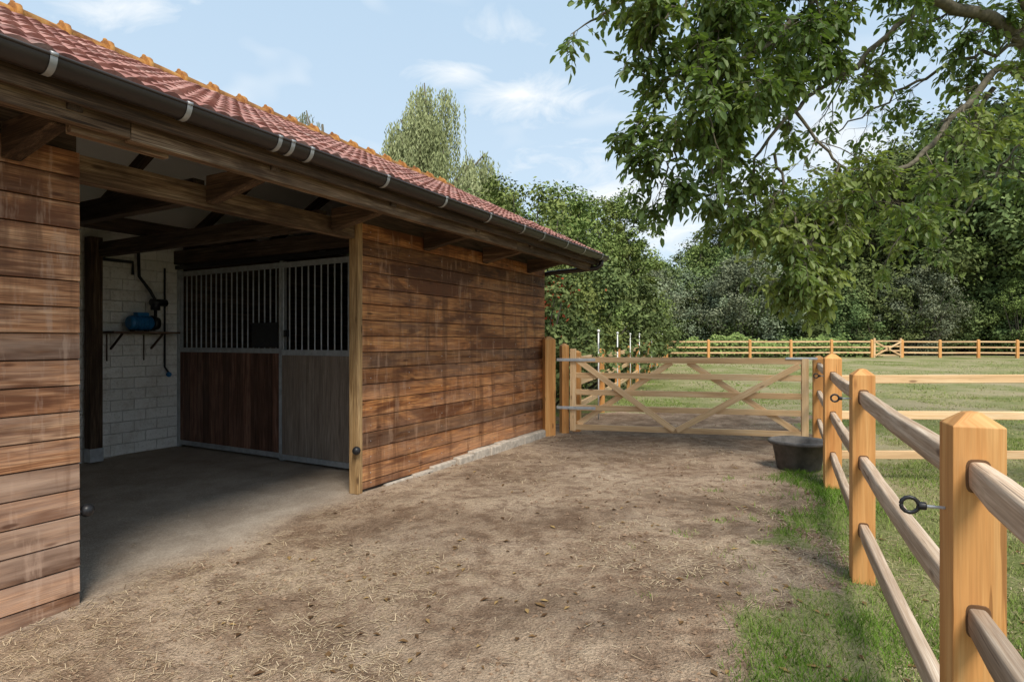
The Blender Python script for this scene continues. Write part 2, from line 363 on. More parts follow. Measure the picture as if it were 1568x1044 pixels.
w=-(x-AX)*UY+(y-AY)*UX; keep=(w<0)&(gmask(x,y)<.5)&(vn(x,y,.6,41)>.38); x=x[keep];y=y[keep];n=len(x)
r=(.0015+.010*R.random(n)**4)*(1+.1*y); P=np.stack([x,y,gz(x,y)+r*.3],-1)
D=R.normal(size=(n,6,3))*.25; base=np.array([[1,0,0],[-1,0,0],[0,1,0],[0,-1,0],[0,0,.7],[0,0,-.7]])
OV=P[:,None,:]+(base+D)*r[:,None,None]
idx=np.array([[0,2,4],[2,1,4],[1,3,4],[3,0,4],[2,0,5],[1,2,5],[3,1,5],[0,3,5]])
M_clod=simple('soil_clod',(.25,.165,.105),.95,0,.4,30,.3)
poly_mesh('soil_clods',OV[:,idx,:].reshape(-1,3,3),3,np.repeat(R.random(n),8),[M_clod])
n=420; d=1.9*np.exp(R.random(n)*1.5); x=(-.5+1.4*R.random(n))*d; y=d
w=-(x-AX)*UY+(y-AY)*UX; keep=(w<-.02); x=x[keep];y=y[keep];n=len(x); a=R.random(n)*6.28; L=.012+.022*R.random(n)
P=np.stack([x,y,gz(x,y)+.006],-1); t_=np.stack([np.cos(a)*L,np.sin(a)*L,R.normal(size=n)*.004],-1); b_=np.stack([-np.sin(a)*L*.5,np.cos(a)*L*.5,.004+R.random(n)*.006],-1)
poly_mesh('fallen_leaves',np.stack([P-t_,P+b_,P+t_,P-b_*np.array([1,1,-1])],1),4,R.random(n),[M_dead])

# ---------------------------------------------------------------- barn
RZ=math.atan2(UY,UX); barn=empty('stable_barn',(AX,AY,0),RZ)
TN=.494; CA=math.cos(math.atan(TN)); SA=math.sin(math.atan(TN))
ZE=2.77; YE=-.8; YR=2.0; ZR=ZE+(YR-YE)*TN; T0,T1=-6.6,4.45; OP=-2.375; END=4.05
def roofz(w): return ZE+((w if w<YR else 2*YR-w)-YE)*TN
def clad(x0,x1,zb,zt,mt,joints=()):
    b=MB(); z=zt
    while z>zb:
        z0=max(z-.1535,zb)
        a,c=x0+.0015,x1-.0015
        j=random.uniform(-.0012,.0012); e=random.uniform(-.0015,.0015)
        yb,yt=-.0275+j,-.0225+j
        vs=[(a,yb,z0+.003),(c,yb+e,z0+.003),(c,0,z0),(a,0,z0),(a,yt,z-.004),(c,yt,z-.004),(c,0,z-.002),(a,0,z-.002)]
        b.hexa(vs,0)
        t=x0+.12
        while t<x1:
            if random.random()<.85:
                zz=(z+z0)/2+random.uniform(-.02,.02)
                b.tube([(t+random.uniform(-.006,.006),-.022,zz),(t,-.0285,zz)],.0045,6,1)
            t+=.59
        z-=.155
    return b
b=clad(.03,END,.03,2.58,0,()); b.obj('cladding_front_right',[M_clad,M_galv],barn,.002)
b=clad(T0,OP,-.2,2.58,0,()); b.obj('cladding_front_left',[M_clad2,M_galv],barn,.002)
b=MB()
b.box(.0,END,.0,.07,.0,2.57,0); b.box(T0,OP,.0,.07,-.25,2.57,0)
b.box(END-.08,END-.002,.071,4.0,0,2.6,0); b.box(T0,T0+.08,.071,4.0,-.2,2.6,0)
b.box(.0,END,.02,.09,2.571,2.95,0); b.box(T0,OP,.02,.09,2.571,2.95,0)
b.box(.8,END-.1,3.96,3.995,.0,2.9,0)  # dark panel added over the block wall, stands in for shade inside the stall
b.obj('wall_frame',[M_dark],barn)
b=MB(); z=.0
while z<ZR-.15:
    y0=-.01;y1=4.15
    if z>2.6:
        y0=max(y0,YE+(z+.2-ZE)/TN+.0); y1=2*YR-y0
    b.box(END,END+.025,y0,y1,z+.003,z+.152,0); b.box(T0-.025,T0,y0,y1,z+.003,z+.152,0); z+=.155
b.obj('cladding_ends',[M_clad],barn)
b=MB(); b.box(-.038,.028,-.034,.075,.0,2.6,0); b.obj('opening_edge_post',[M_batten],barn,.004)
b=MB(); b.box(T0,END,4.0,4.18,-.25,3.0,0); b.obj('block_wall_back',[M_block],barn)
b=MB(); t=.35
while t<END-.02:
    l=random.uniform(.2,.5); l=min(l,END+.03-t)
    q=float(ss(.3,2.2,t)); 
    b.box(t,t+l-.003,-.05-.07*q-random.uniform(0,.03),.0,-.05,.01+.085*q+random.uniform(0,.015),0); t+=l
b.obj('concrete_footing',[M_conc],barn,.012)
b=MB()
b.box(OP-.05,-.04,.0,.11,2.42,2.575,1)
b.box(T0,-2.45,-.70,-.63,2.53,2.675,2,.35); b.box(-2.448,1.9,-.70,-.63,2.52,2.665,2,.62); b.box(1.902,T1-.08,-.70,-.63,2.52,2.665,2,.2)
b.box(-2.7,-2.2,-.628,-.57,2.50,2.64,1,.8)
b.box(T0,T1-.02,-.775,-.75,2.60,2.76,0)
tails=[-5.1,-3.9,-2.72,-1.53,-.33,1.02,2.25,3.48]
for t in tails:
    b.hexa([(t-.045,-.56,2.54),(t+.045,-.56,2.54),(t+.045,-.035,2.44),(t-.045,-.035,2.44),(t-.045,-.56,2.635),(t+.045,-.56,2.635),(t+.045,-.035,2.635),(t-.045,-.035,2.635)],0)
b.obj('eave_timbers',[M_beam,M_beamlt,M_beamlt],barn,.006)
b=MB()
for t in sorted(tails+[4.3,-6.4]):
    for sg in (0,1):
        def q(w): return w if sg==0 else 2*YR-w
        b.beam((t+.0,q(-.74),roofz(-.74)-.16),(t,q(1.97),roofz(1.97)-.16),.07,.13,0)
for t in tails[:5]:
    b.box(t-.045,t+.045,.11,3.99,2.47,2.64,0)
b.box(T0,END-.09,1.93,2.07,3.75,3.93,0)
b.box(-2.3,END-.09,1.0,1.1,2.66,2.82,0); b.box(-2.3,END-.09,2.95,3.05,2.66,2.82,0)
b.box(.66,.76,.11,3.99,2.50,2.68,0)
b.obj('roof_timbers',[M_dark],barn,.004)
b=MB()
for sg in (0,1):
    q=lambda w: w if sg==0 else 2*YR-w
    a,c=(-.76,1.99)
    vs=[(T0,q(a),roofz(a)-.095),(T1-.03,q(a),roofz(a)-.095),(T1-.03,q(c),roofz(c)-.095),(T0,q(c),roofz(c)-.095)]
    vs+= [(x,y,z+.03) for x,y,z in vs]
    b.hexa(vs,0)
b.obj('ceiling_boards',[M_ceil],barn)
b=MB(); TW=.20; RW=.31; NS=8
Ls=(YR-YE)/CA; rows=int(math.ceil(Ls/RW)); cols=int((T1-T0)/TW)
def rp(t,d,h,sg):
    yy=YE+d*CA-h*SA; zz=ZE+d*SA+h*CA
    if sg: yy=2*YR-yy
    return (t,yy,zz)
prof=lambda f: .020*max(0,math.cos(math.pi*(f-.25)/.5)) if f<.5 else .014*max(0,math.cos(math.pi*(f-.75)/.5))
for sg in (0,1):
    for j in range(rows):
        d0=j*RW-.02; d1=min((j+1)*RW,Ls)
        for c in range(cols):
            r=random.random(); vs=[];gc=[]; jz=random.uniform(-.003,.004); jd=random.uniform(-.006,.006)
            for k in range(NS+1):
                f=k/NS; t=T1-(c+1)*TW+f*(TW+.003); h=prof(f)
                for (d,hh) in ((d0+jd,-.012),(d0+jd,h+.030+jz),(d1,h+.006)):
                    vs.append(rp(t,d,hh,sg)); gc.append((t,d,hh))
            fs=[]
            for k in range(NS):
                o=k*3; fs+= [(o,o+3,o+4,o+1),(o+1,o+4,o+5,o+2)]
            b.add(vs,fs,gc,0,r,False)
b.obj('roof_tiles',[M_tile],barn)
b=MB(); t=T1
while t>T0:
    b.tube([(t,YR,ZR-.05),(t-.02,YR,ZR-.045),(t-.31,YR,ZR-.035),(t-.32,YR,ZR-.03),(t-.36,YR,ZR-.03)],[.10,.105,.11,.135,.13],16,0); 
    b.ball((t-.34,YR,ZR+.105),.02,0,8)
    t-=.355
b.obj('ridge_tiles',[M_ridge],barn)
b=MB(); 
for sg in (0,1):
    q=lambda w: w if sg==0 else 2*YR-w
    b.beam((T1-.015,q(YE),roofz(YE)-.09),(T1-.015,q(YR-.01),roofz(YR-.01)-.09),.03,.17,0)
b.obj('verge_boards',[M_beam],barn)
b=MB(); GY,GZ,GR=-.845,2.735,.07
vs=[];fs=[];n=12
for t in (T0,T1+.02):
    for k in range(n+1):
        a=math.pi+math.pi*k/n; vs.append((t,GY+GR*math.cos(a),GZ+GR*math.sin(a)))
for k in range(n): fs.append((k,k+1,n+2+k,n+1+k))
b.add(vs,fs,vs,0,.5,True)
b.add([vs[n+1+k] for k in range(n+1)],[tuple(range(n+1))],[(0,0,0)]*(n+1),0,.5)
b.tube([(T0,GY-GR,GZ+.003),(T1+.02,GY-GR,GZ+.003)],.009,8,0)
for t in (-5.2,-4.4,-3.6,-2.9,-2.26,-1.66,-1.56,-1.40,-.63,.16,.94,1.68,2.2,2.9,3.5,4.2):
    vs=[];fs=[]
    for tx in (t-.015,t+.015):
        for k in range(n+1):
            a=math.pi*.98+math.pi*1.02*k/n; vs.append((tx,GY+(GR+.005)*math.cos(a),GZ+(GR+.005)*math.sin(a)))
    for k in range(n): fs.append((k,k+1,n+2+k,n+1+k))
    b.add(vs,fs,vs,1,.5,True)
    b.tube([(t-.015,GY-GR-.002,GZ+.006),(t+.015,GY-GR-.002,GZ+.006)],.011,8,1)
    b.beam((t,GY+GR,GZ-.01),(t,-.62,GZ+.02),.03,.006,1)
b.tube([(4.33,GY,GZ-.06),(4.33,GY,GZ-.13),(4.3,GY+.06,GZ-.18),(4.14,-.1,GZ-.23),(4.12,.1,GZ-.26),(4.12,.16,GZ-.33),(4.12,.16,.05)],.036,10,0)
b.obj('gutter',[M_gut,M_strap],barn)
b=MB(); b.ball((-.06,-.04,.42),.04,0); b.tube([(-.06,-.04,.42),(0,-.02,.42)],.012,6,0); b.ball((OP+.05,-.0,.42),.04,0); b.tube([(OP+.05,-.0,.42),(OP-.02,0,.42)],.012,6,0)
b.obj('door_buffers',[M_black],barn)
b=MB(); b.box(-.47,-.33,3.8,3.93,.16,2.7,0); b.obj('inner_post',[M_beamlt],barn,.004)
b=MB(); b.box(-.475,-.325,3.795,3.935,0,.16,0); b.obj('inner_post_shoe',[M_galv],barn)

st=empty('horse_stall_front',(AX,AY,0),RZ)
T=.74; b=MB()
for w0 in (3.94,1.88,.62): b.box(T-.03,T+.03,w0,w0+.055,0,2.42,0)
b.box(T-.025,T+.025,1.935,3.94,.03,.09,0)
b.box(T-.03,T+.025,1.935,3.94,1.30,1.36,0); b.box(T-.03,T+.025,1.935,3.94,2.34,2.40,0)
b.box(T-.07,T-.032,.5,1.90,.03,.09,0); b.box(T-.07,T-.032,.5,1.90,1.28,1.345,0); b.box(T-.07,T-.032,.5,1.90,2.33,2.39,0)
b.box(T-.07,T-.032,1.86,1.90,.091,2.329,0)
w0=2.03
while w0<3.93: b.tube([(T,w0,1.35),(T,w0,2.35)],.009,6,0,cap=False); w0+=.105
w0=.58
while w0<1.86: b.tube([(T-.05,w0,1.34),(T-.05,w0,2.34)],.009,6,0,cap=False); w0+=.105
b.obj('steel_frame',[M_galv],st)
b=MB(); w0=1.937
while w0<3.93:
    e=min(w0+.135,3.938); b.box(T-.02,T+.015,w0+.001,e-.001,.091,1.299,0); w0+=.137
w0=.5
while w0<1.855:
    e=min(w0+.135,1.858); b.box(T-.062,T-.036,w0+.001,e-.001,.091,1.279,1); w0+=.137
b.obj('stall_boards',[M_stall,M_stallg],st,.003)
b=MB(); b.box(T-.06,T-.032,.3,3.99,2.43,2.48,0); b.box(T-.05,T-.031,1.95,2.42,1.37,1.66,0); b.box(T-.06,T+.0,1.94,2.43,1.655,1.675,0)
b.box(T-.12,T-.071,1.72,1.76,1.5,1.58,0)
b.obj('track_and_hatch',[M_black],st)

wp=empty('water_pump',(AX,AY,0),RZ)
b=MB(); c=(.12,3.78,1.68)
b.tube([(c[0]-.17,c[1],c[2]),(c[0]-.15,c[1],c[2]),(c[0]+.1,c[1],c[2]),(c[0]+.12,c[1],c[2])],[.07,.088,.088,.07],16,0)
for k in range(7): b.tube([(c[0]-.12+k*.033,c[1],c[2]),(c[0]-.112+k*.033,c[1],c[2])],.096,16,0)
b.box(c[0]-.08,c[0]+.06,c[1]-.05,c[1]+.05,c[2]+.085,c[2]+.13,0)
b.tube([(c[0]+.12,c[1],c[2]),(c[0]+.2,c[1],c[2])],[.1,.08],14,1)
b.tube([(c[0]+.17,c[1],c[2]),(c[0]+.17,c[1],c[2]+.3),(c[0]+.1,c[1],c[2]+.42),(c[0]+.02,c[1]+.1,c[2]+.6),(c[0]+.02,c[1]+.12,c[2]+1.)],.02,8,1)
b.tube([(c[0]+.17,c[1],c[2]+.17),(c[0]+.17,c[1],c[2]+.3)],.055,12,1)
b.tube([(c[0]+.1,c[1]-.02,c[2]+.27),(c[0]+.3,c[1]-.02,c[2]+.27)],.045,12,1)
b.tube([(c[0]+.4,3.96,c[2]+.75),(c[0]+.4,3.96,1.1),(c[0]+.42,3.9,1.02)],.013,8,1)
b.ball((c[0]+.42,3.9,1.0),.035,0)
b.tube([(-.4,3.95,2.46),(.1,3.95,2.46),(.1,3.95,2.3)],.02,8,1)
b.tube([(-.25,3.95,2.46),(-.25,3.95,2.62)],.018,8,1)
b.box(-.28,.55,3.66,3.99,1.545,1.57,2)
for t in (-.15,.35): b.beam((t,3.98,1.35),(t,3.72,1.54),.02,.02,2)
b.tube([(c[0]-.12,c[1],1.57),(c[0]-.12,c[1],1.62)],.03,8,1); b.tube([(c[0]+.06,c[1],1.57),(c[0]+.06,c[1],1.62)],.03,8,1)
for t in (-.2,.25): b.tube([(t,3.97,1.53),(t,3.97,1.2)],.008,6,2)
b.obj('pump_unit',[M_blue,M_black,M_beam],wp)

# ---------------------------------------------------------------- fences
def post(b,x,y,w,h,rz,m=0,below=.3,hd=None,hold=None):
    z0=float(gz(x,y)); c,s_=math.cos(rz),math.sin(rz); k=w/2
    P=lambda a,d,z:(x+a*c-d*s_,y+a*s_+d*c,z0+z)
    sh=h-w*.32; r=random.random()
    ring=lambda q,z:[P(-q,-q,z),P(q,-q,z),P(q,q,z),P(-q,q,z)]
    vs=ring(k,-below)+ring(k,sh)+ring(k*.32,h-.004)+[P(0,0,h)]
    fs=[(0,1,5,4),(1,2,6,5),(2,3,7,6),(3,0,4,7),(4,5,9,8),(5,6,10,9),(6,7,11,10),(7,4,8,11),(8,9,12),(9,10,12),(10,11,12),(11,8,12)]
    lc=[(-k,-k),(k,-k),(k,k),(-k,k)]
    gc=[(v[2],lc[i%4][0],lc[i%4][1]) for i,v in enumerate(vs)]
    b.add(vs,fs,gc,m,r)
def rail(b,p0,p1,r=.045,m=1,n=20):
    p0=Vector(p0);p1=Vector(p1);N=10;pts=[];rd=[]
    for i in range(N+1):
        t=i/N; e=min(t,1-t)*(p1-p0).length
        p=p0.lerp(p1,t)+Vector((random.uniform(-.002,.002),random.uniform(-.002,.002),random.uniform(-.003,.003)-.012*math.sin(math.pi*t)))
        pts.append(p); rd.append(r*(.82 if e<.03 else 1)*random.uniform(.98,1.02))
    b.tube(pts,rd,n,m,sx=.60,sq=.42,ph=math.pi/20)
def insul(b,p,d,m):
    p=Vector(p);d=Vector(d).normalized()
    b.tube([p,p+d*.05],.005,6,3); b.tube([p+d*.045,p+d*.065],.012,8,m)
    c=p+d*.085; u=Vector((0,0,1)); s2=d
    ring=[c+(s2*math.cos(a)+u*math.sin(a))*.022 for a in [2*math.pi*k/12 for k in range(13)]]
    b.tube(ring,.0065,6,m)
fl=math.atan2(1.94,.87)
b=MB()
P=[(.42,-.25),(1.276,1.65),(2.114,3.59),(3.19,5.92),(4.37,8.47)]
W=[.12,.12,.12,.15,.15]; H=[1.28,1.28,1.28,1.33,1.25]
for (x,y),w,h in zip(P,W,H): post(b,x,y,w,h,fl-math.pi/2+.05)
for i in range(4):
    x0,y0=P[i];x1,y1=P[i+1]
    d=Vector((x1-x0,y1-y0,0)).normalized()
    for z in (1.11,.72,.32):
        rail(b,(x0+d.x*.045,y0+d.y*.045,z+float(gz(x0,y0))),(x1-d.x*.04,y1-d.y*.04,z+float(gz(x1,y1))))
        for (xx,yy,ww,sg) in ((x0,y0,W[i],1),(x1,y1,W[i+1],-1)):
            q=Vector((xx,yy,z+float(gz(xx,yy)))); b.tube([q,q+d*sg*(ww/2+.0025)],.046,20,2,sx=.64,sq=.5)  # slightly proud dark collar, imitates the shaded mortise gap
nrm=Vector((-math.sin(fl),math.cos(fl),0))
for (x,y) in P[1:4]:
    insul(b,Vector((x,y,.98 if y<2 else 1.1))+nrm*.06,nrm,4)
b.obj('wooden_fence',[M_post,M_rail,M_gapshade,M_galv,M_black],None,.005)
b=MB(); Q=[(3.19,5.92),(5.75,5.98),(8.3,5.8),(10.9,5.7)]
for x,y in Q[1:]: post(b,x,y,.12,1.26,0)
for i in range(3):
    for z in (1.07,.69,.29):
        x0,y0=Q[i];x1,y1=Q[i+1]
        b.beam((x0+.06,y0+.2,z+random.uniform(-.01,.01)+float(gz(x0,y0))),(x1-.0,y1+.09,z+float(gz(x1,y1))),.04,.085,1)
b.obj('wooden_fence.001',[M_post,M_gate],None,.006)
def farfence(name,pts,h,rails,pw,sp,rw=.09):
    b=MB()
    for i in range(len(pts)-1):
        a=Vector((*pts[i],0));c=Vector((*pts[i+1],0));n=max(1,round((c-a).length/sp))
        for k in range(n+(1 if i==len(pts)-2 else 0)):
            p=a.lerp(c,k/n); post(b,p.x,p.y,pw,h,math.atan2((c-a).y,(c-a).x))
        for k in range(n):
            p=a.lerp(c,k/n);q=a.lerp(c,(k+1)/n)
            for z in rails: b.beam((p.x,p.y,z+float(gz(p.x,p.y))),(q.x,q.y,z+float(gz(q.x,q.y))),.05,rw,1)
    return b
b=farfence('f',[(10.4,40),(24.8,41),],1.25,(1.1,.72,.35),.16,2.7,.10)
b.obj('wooden_fence.002',[M_post,M_gate],None)
b=farfence('f',[(26.9,41),(34,40),(60,36)],1.25,(1.1,.72,.35),.16,2.7,.10)
b.obj('wooden_fence.004',[M_post,M_gate],None)
b=farfence('f',[(1.05,9.6),(10.4,40)],1.3,(1.15,.78,.4),.12,2.6,.09)
for k in range(9):
    y=11+k*2.7; x=(y-9.6)*.3076+1.05+.12
    b.tube([(x,y,float(gz(x,y))),(x,y,1.62+float(gz(x,y)))],.014,6,2); b.ball((x,y,1.63+float(gz(x,y))),.03,2,6)
b.obj('wooden_fence.003',[M_post,M_gate,M_white],None)
b=MB()
for z in (.42,.72,1.02,1.38): b.beam((24.9,41,z+.06),(26.85,41,z+.06),.05,.09,0)
b.beam((25.,40.93,.45),(26.8,40.93,1.4),.05,.1,0); b.beam((25.,40.93,1.4),(26.8,40.93,.45),.05,.1,0); b.beam((24.98,41,.3),(24.98,41,1.65),.12,.12,0,up=(1,0,0)); b.beam((26.8,41,.3),(26.8,41,1.65),.12,.12,0,up=(1,0,0)); b.obj('paddock_gate',[M_gate])

b=MB(); A=Vector((.90,9.24,0));C=Vector((4.20,8.44,0)); D=(C-A); L=D.length; D.normalize(); Nn=Vector((-D.y,D.x,0))
def gp(s,z,o=0): return A+D*s+Nn*o+Vector((0,0,z))
zz=[.12,.42,.66,.92,1.16]
b.beam(gp(.05,.06),gp(.05,1.33),.07,.09,0,up=D); b.beam(gp(L-.04,.08),gp(L-.04,1.2),.07,.09,0,up=D)
for z in zz: b.beam(gp(.09,z),gp(L-.08,z),.04,.085,0)
o=-.036
b.beam(gp(.12,1.16,o),gp(L*.46,.12,o),.03,.085,0); b.beam(gp(L*.47,.12,o),gp(L-.12,1.10,o),.03,.085,0)
o=.036
b.beam(gp(.12,.16,o),gp(L*.45,1.13,o),.03,.085,0); b.beam(gp(L*.52,1.13,o),gp(L-.12,.14,o),.03,.085,0)
for z in (.42,1.16): b.beam(gp(-.2,z,-.060),gp(.4,z,-.060),.012,.045,1) 
b.beam(gp(L-.3,1.2,-.028),gp(L+.12,1.2,-.028),.012,.03,1)
b.obj('field_gate',[M_gate,M_galv],None,.004)
b=MB(); post(b,.56,9.12,.17,1.52,.3); post(b,.83,9.45,.12,1.42,.3); b.obj('gate_post',[M_post],None,.006)

b=MB(); n=32; prof_=[(.0,.02),(.19,.02),(.2,.0),(.215,.01),(.262,.27),(.285,.275),(.295,.29),(.292,.31),(.275,.315),(.255,.29),(.205,.05),(.0,.045)]
vs=[];fs=[]
for r_,z_ in prof_:
    for k in range(n):
        a=2*math.pi*k/n; vs.append((r_*math.cos(a)*(1.06 if abs(math.cos(a))>.9 and r_>.27 else 1),r_*math.sin(a),z_))
for i_ in range(len(prof_)-1):
    for k in range(n): fs.append((i_*n+k,i_*n+(k+1)%n,(i_+1)*n+(k+1)%n,(i_+1)*n+k))
b.add(vs,fs,vs,0,.5,True)
b.obj('feed_tub',[M_rubber],None,0,Matrix.Translation((3.24,6.72,float(gz(3.24,6.72))))@Matrix.Scale(1.05,4))

# ---------------------------------------------------------------- distant trees
def leaves(C,Nr,L,Wd,R):
    n=len(C); Nr=Nr/np.linalg.norm(Nr,axis=1,keepdims=True)
    t=np.cross(Nr,R.normal(size=(n,3))); t/=np.linalg.norm(t,axis=1,keepdims=True); b_=np.cross(Nr,t)
    t=t*L[:,None]/2; b_=b_*Wd[:,None]/2
    return np.stack([C-t,C+b_+t*.1,C+t,C-b_+t*.1],1)
def tree_data(seed,H,rw,zc,zr,nb,nl,ls,br=(.06,.12),cone=0.,upb=.5):
    R=np.random.default_rng(seed); V=[];rr=[]
    d=R.normal(size=(nb,3)); d/=np.linalg.norm(d,axis=1,keepdims=True); rad=R.random(nb)**.4
    cz=d[:,2]*rad; wsc=(1-cone*np.clip(cz,-1,1))*(.8+.35*R.random(nb))
    Bc=np.stack([d[:,0]*rad*rw*wsc,d[:,1]*rad*rw*wsc,zc+cz*zr],-1)
    Br=H*(br[0]+(br[1]-br[0])*R.random(nb))
    per=nl//nb
    for c,r in zip(Bc,Br):
        e=R.normal(size=(per,3)); e/=np.linalg.norm(e,axis=1,keepdims=True)
        lump=.75+.4*np.sin(e[:,0]*5+c[0])*np.sin(e[:,1]*5+c[1])+.2*np.sin(e[:,2]*9+c[2])
        C=c+e*(r*lump*(.45+.65*R.random(per)**.6))[:,None]*np.array([1.1,1.1,.8])
        Nr=e*.8+np.array([0,0,upb])+R.normal(size=(per,3))*.5
        L=ls*(.6+.8*R.random(per))
        V.append(leaves(C,Nr,L,L*.6,R)); rr.append(np.clip(R.random()*.5+R.random(per)*.5,0,1))
    return np.concatenate(V),np.concatenate(rr),Bc
def tree_mesh(name,seed,H,rw,zc,zr,nb,nl,ls,mat_,bark=M_bark,br=(.06,.12),cone=0.,trunk=True):
    V,r,Bc=tree_data(seed,H,rw,zc,zr,nb,nl,ls,br,cone)
    o=poly_mesh(name+'_leaves',V,4,r,[mat_]); lm=o.data; bpy.data.objects.remove(o)
    b=MB(); R=random.Random(seed)
    if trunk:
        b.tube([(0,0,-.3),(.05*R.random(),0,zc*.4),(.1,.1,zc),(0,0,zc+zr*.7)],[H*.022,H*.017,H*.012,H*.003],8)
        for c in Bc[::3]:
            z0=max(zc*.35,min(float(c[2])-1.,zc)); b.tube([(0,0,z0),(c[0]*.5,c[1]*.5,(z0+c[2])/2+.3),tuple(c)],[H*.007,H*.004,H*.0015],5)
    else:
        for c in Bc[::2]: b.tube([(c[0]*.2,c[1]*.2,-.1),(c[0]*.6,c[1]*.6,c[2]*.5),tuple(c)],[.04,.03,.01],5)
    o=b.obj(name+'_trunk',[bark]); tm=o.data; bpy.data.objects.remove(o)
    return lm,tm
def place(parent,meshes,x,y,s,rz,sz=1.,i=0):
    for m_ in meshes:
        o=bpy.data.objects.new(('crown' if 'leaves' in m_.name else 'trunk')+f'_{i}',m_); S.collection.objects.link(o)
        o.parent=parent; o.location=(x,y,float(gz(x,y))); o.scale=(s,s,s*sz); o.rotation_euler=(0,0,rz)
TA=tree_mesh('oak',1,14,4.6,8.2,5.6,110,30000,.27,M_lf)
TB=tree_mesh('beech',2,14,4.0,8.0,5.8,95,26000,.26,M_lf,cone=.3)
TC=tree_mesh('ash',3,14,4.0,7.8,5.8,90,22000,.21,M_lf2,br=(.035,.08),cone=.35)
TD=tree_mesh('greywillow',4,8,3.6,3.9,3.9,80,20000,.17,M_lg,br=(.08,.15),trunk=False)
TE=tree_mesh('shrub',5,4,2.2,1.9,2.0,60,16000,.12,M_lf,br=(.1,.17),trunk=False)
TF=tree_mesh('shrubl',6,4,1.8,2.0,2.1,60,20000,.075,M_lf2,br=(.08,.15),trunk=False)
TG=tree_mesh('sapling',9,9,2.4,4.8,4.2,90,18000,.13,M_lf2,br=(.03,.075),cone=.5)
fo=empty('distant_forest'); R=random.Random(3); i_=0
row=[(9,58,.75),(14,60,.72),(18.5,58,.82),(22,55,.95),(25,53,1.05),(29,52,1.15),(32.5,50,1.28),(37,50,1.45),(41,48,1.55),(45,45,1.5),(50,42,1.35),(55,38,1.2),(60,33,1.2)]
for x,y,s in row:
    place(fo,R.choice([TA,TB,TA,TC]),x+R.uniform(-.5,.5),y,s,R.uniform(0,6.28),1.,i_); i_+=1
    place(fo,R.choice([TA,TB]),x+R.uniform(-2,2)+2,y+7,s*1.08,R.uniform(0,6.28),1.,i_); i_+=1
x=8.
while x<62:
    y=46.5 if x<36 else 46.5-(x-36)*.55
    m_=R.choice([TE,TE,TF,TD]); s=R.uniform(1.0,1.7) if m_ is not TD else R.uniform(.6,.95)
    place(fo,m_,x,y+R.uniform(0,2.),s,R.uniform(0,6.28),R.uniform(.8,1.1),i_); i_+=1
    place(fo,TE,x+1,y+4,R.uniform(1.7,2.4),R.uniform(0,6.28),1.,i_); i_+=1
    x+=R.uniform(2.2,3.)
for x,y,s in ((17.5,47,1.0),(20,48,1.05),(14.5,48,.85),(12,50,.9)): place(fo,TD,x,y,s,R.uniform(0,6),1.,i_); i_+=1
for k in range(14):
    x=-36+k*3.3; place(fo,R.choice([TA,TB,TC]),x,62+R.uniform(-3,3),R.uniform(.55,.7),R.uniform(0,6),1.,i_); i_+=1
for k in range(12):
    y=6+k*3.6; place(fo,R.choice([TE,TF]),-14+R.uniform(-1,1)-.2*k,y+6,R.uniform(1.2,1.8),R.uniform(0,6),1.,i_); i_+=1
mid=empty('mixed_shrubbery')
for (m_,x,y,s,sz) in [(TG,-.4,21,.78,1.0),(TF,.4,20,1.6,1.05),(TF,1.9,23,1.5,1.1),(TG,1.7,20,.78,1.),(TG,3.6,25,.85,1.),(TG,4.9,27,.9,1.05),(TG,5.7,31,.8,1.),(TD,3.4,26.5,.72,1.),(TE,1.6,17.5,1.1,1.05),(TF,.9,15.2,1.0,1.1),
                      (TE,2.9,21.5,1.2,1.),(TE,4.6,26.5,1.1,1.),(TF,6.0,31,1.2,1.),(TD,7.6,37,.75,1.),(TE,8.4,40,1.2,1.),(TF,-2.0,19,1.5,1.),(TE,-.6,15.5,1.2,1.),(TB,7.5,46,.54,1.),(TA,3.,50,.62,1.),(TC,-14,40,.95,1.)]:
    place(mid,m_,x,y,s,R.uniform(0,6.28),sz,i_); i_+=1
hd=empty('photinia_bush')
place(hd,TE,.35,12.2,.80,1.,.95,i_)
Rn=np.random.default_rng(77); C=np.stack([.5+Rn.normal(size=260)*.35,11.3+Rn.normal(size=260)*.3,2.35+Rn.normal(size=260)*.28],-1)
poly_mesh('red_shoots',leaves(C,Rn.normal(size=(260,3)),np.full(260,.11),np.full(260,.045),Rn),4,Rn.random(260),[M_red],hd)
Rn=np.random.default_rng(78); n=16000; x=9.5+Rn.random(n)*17; y=42.3+.07*(x-10)+Rn.normal(size=n)*.8; hh=(.3+1.1*vn(x,y,2.2,50)*vn(x,y,.9,51)*1.5)
z=gz(x,y)+Rn.random(n)**.6*hh*1.2; C=np.stack([x,y,z],-1)
poly_mesh('undergrowth',leaves(C,np.array([0,-.5,.8])+Rn.normal(size=(n,3))*.4,np.full(n,.2),np.full(n,.13),Rn),4,Rn.random(n),[M_lf2])
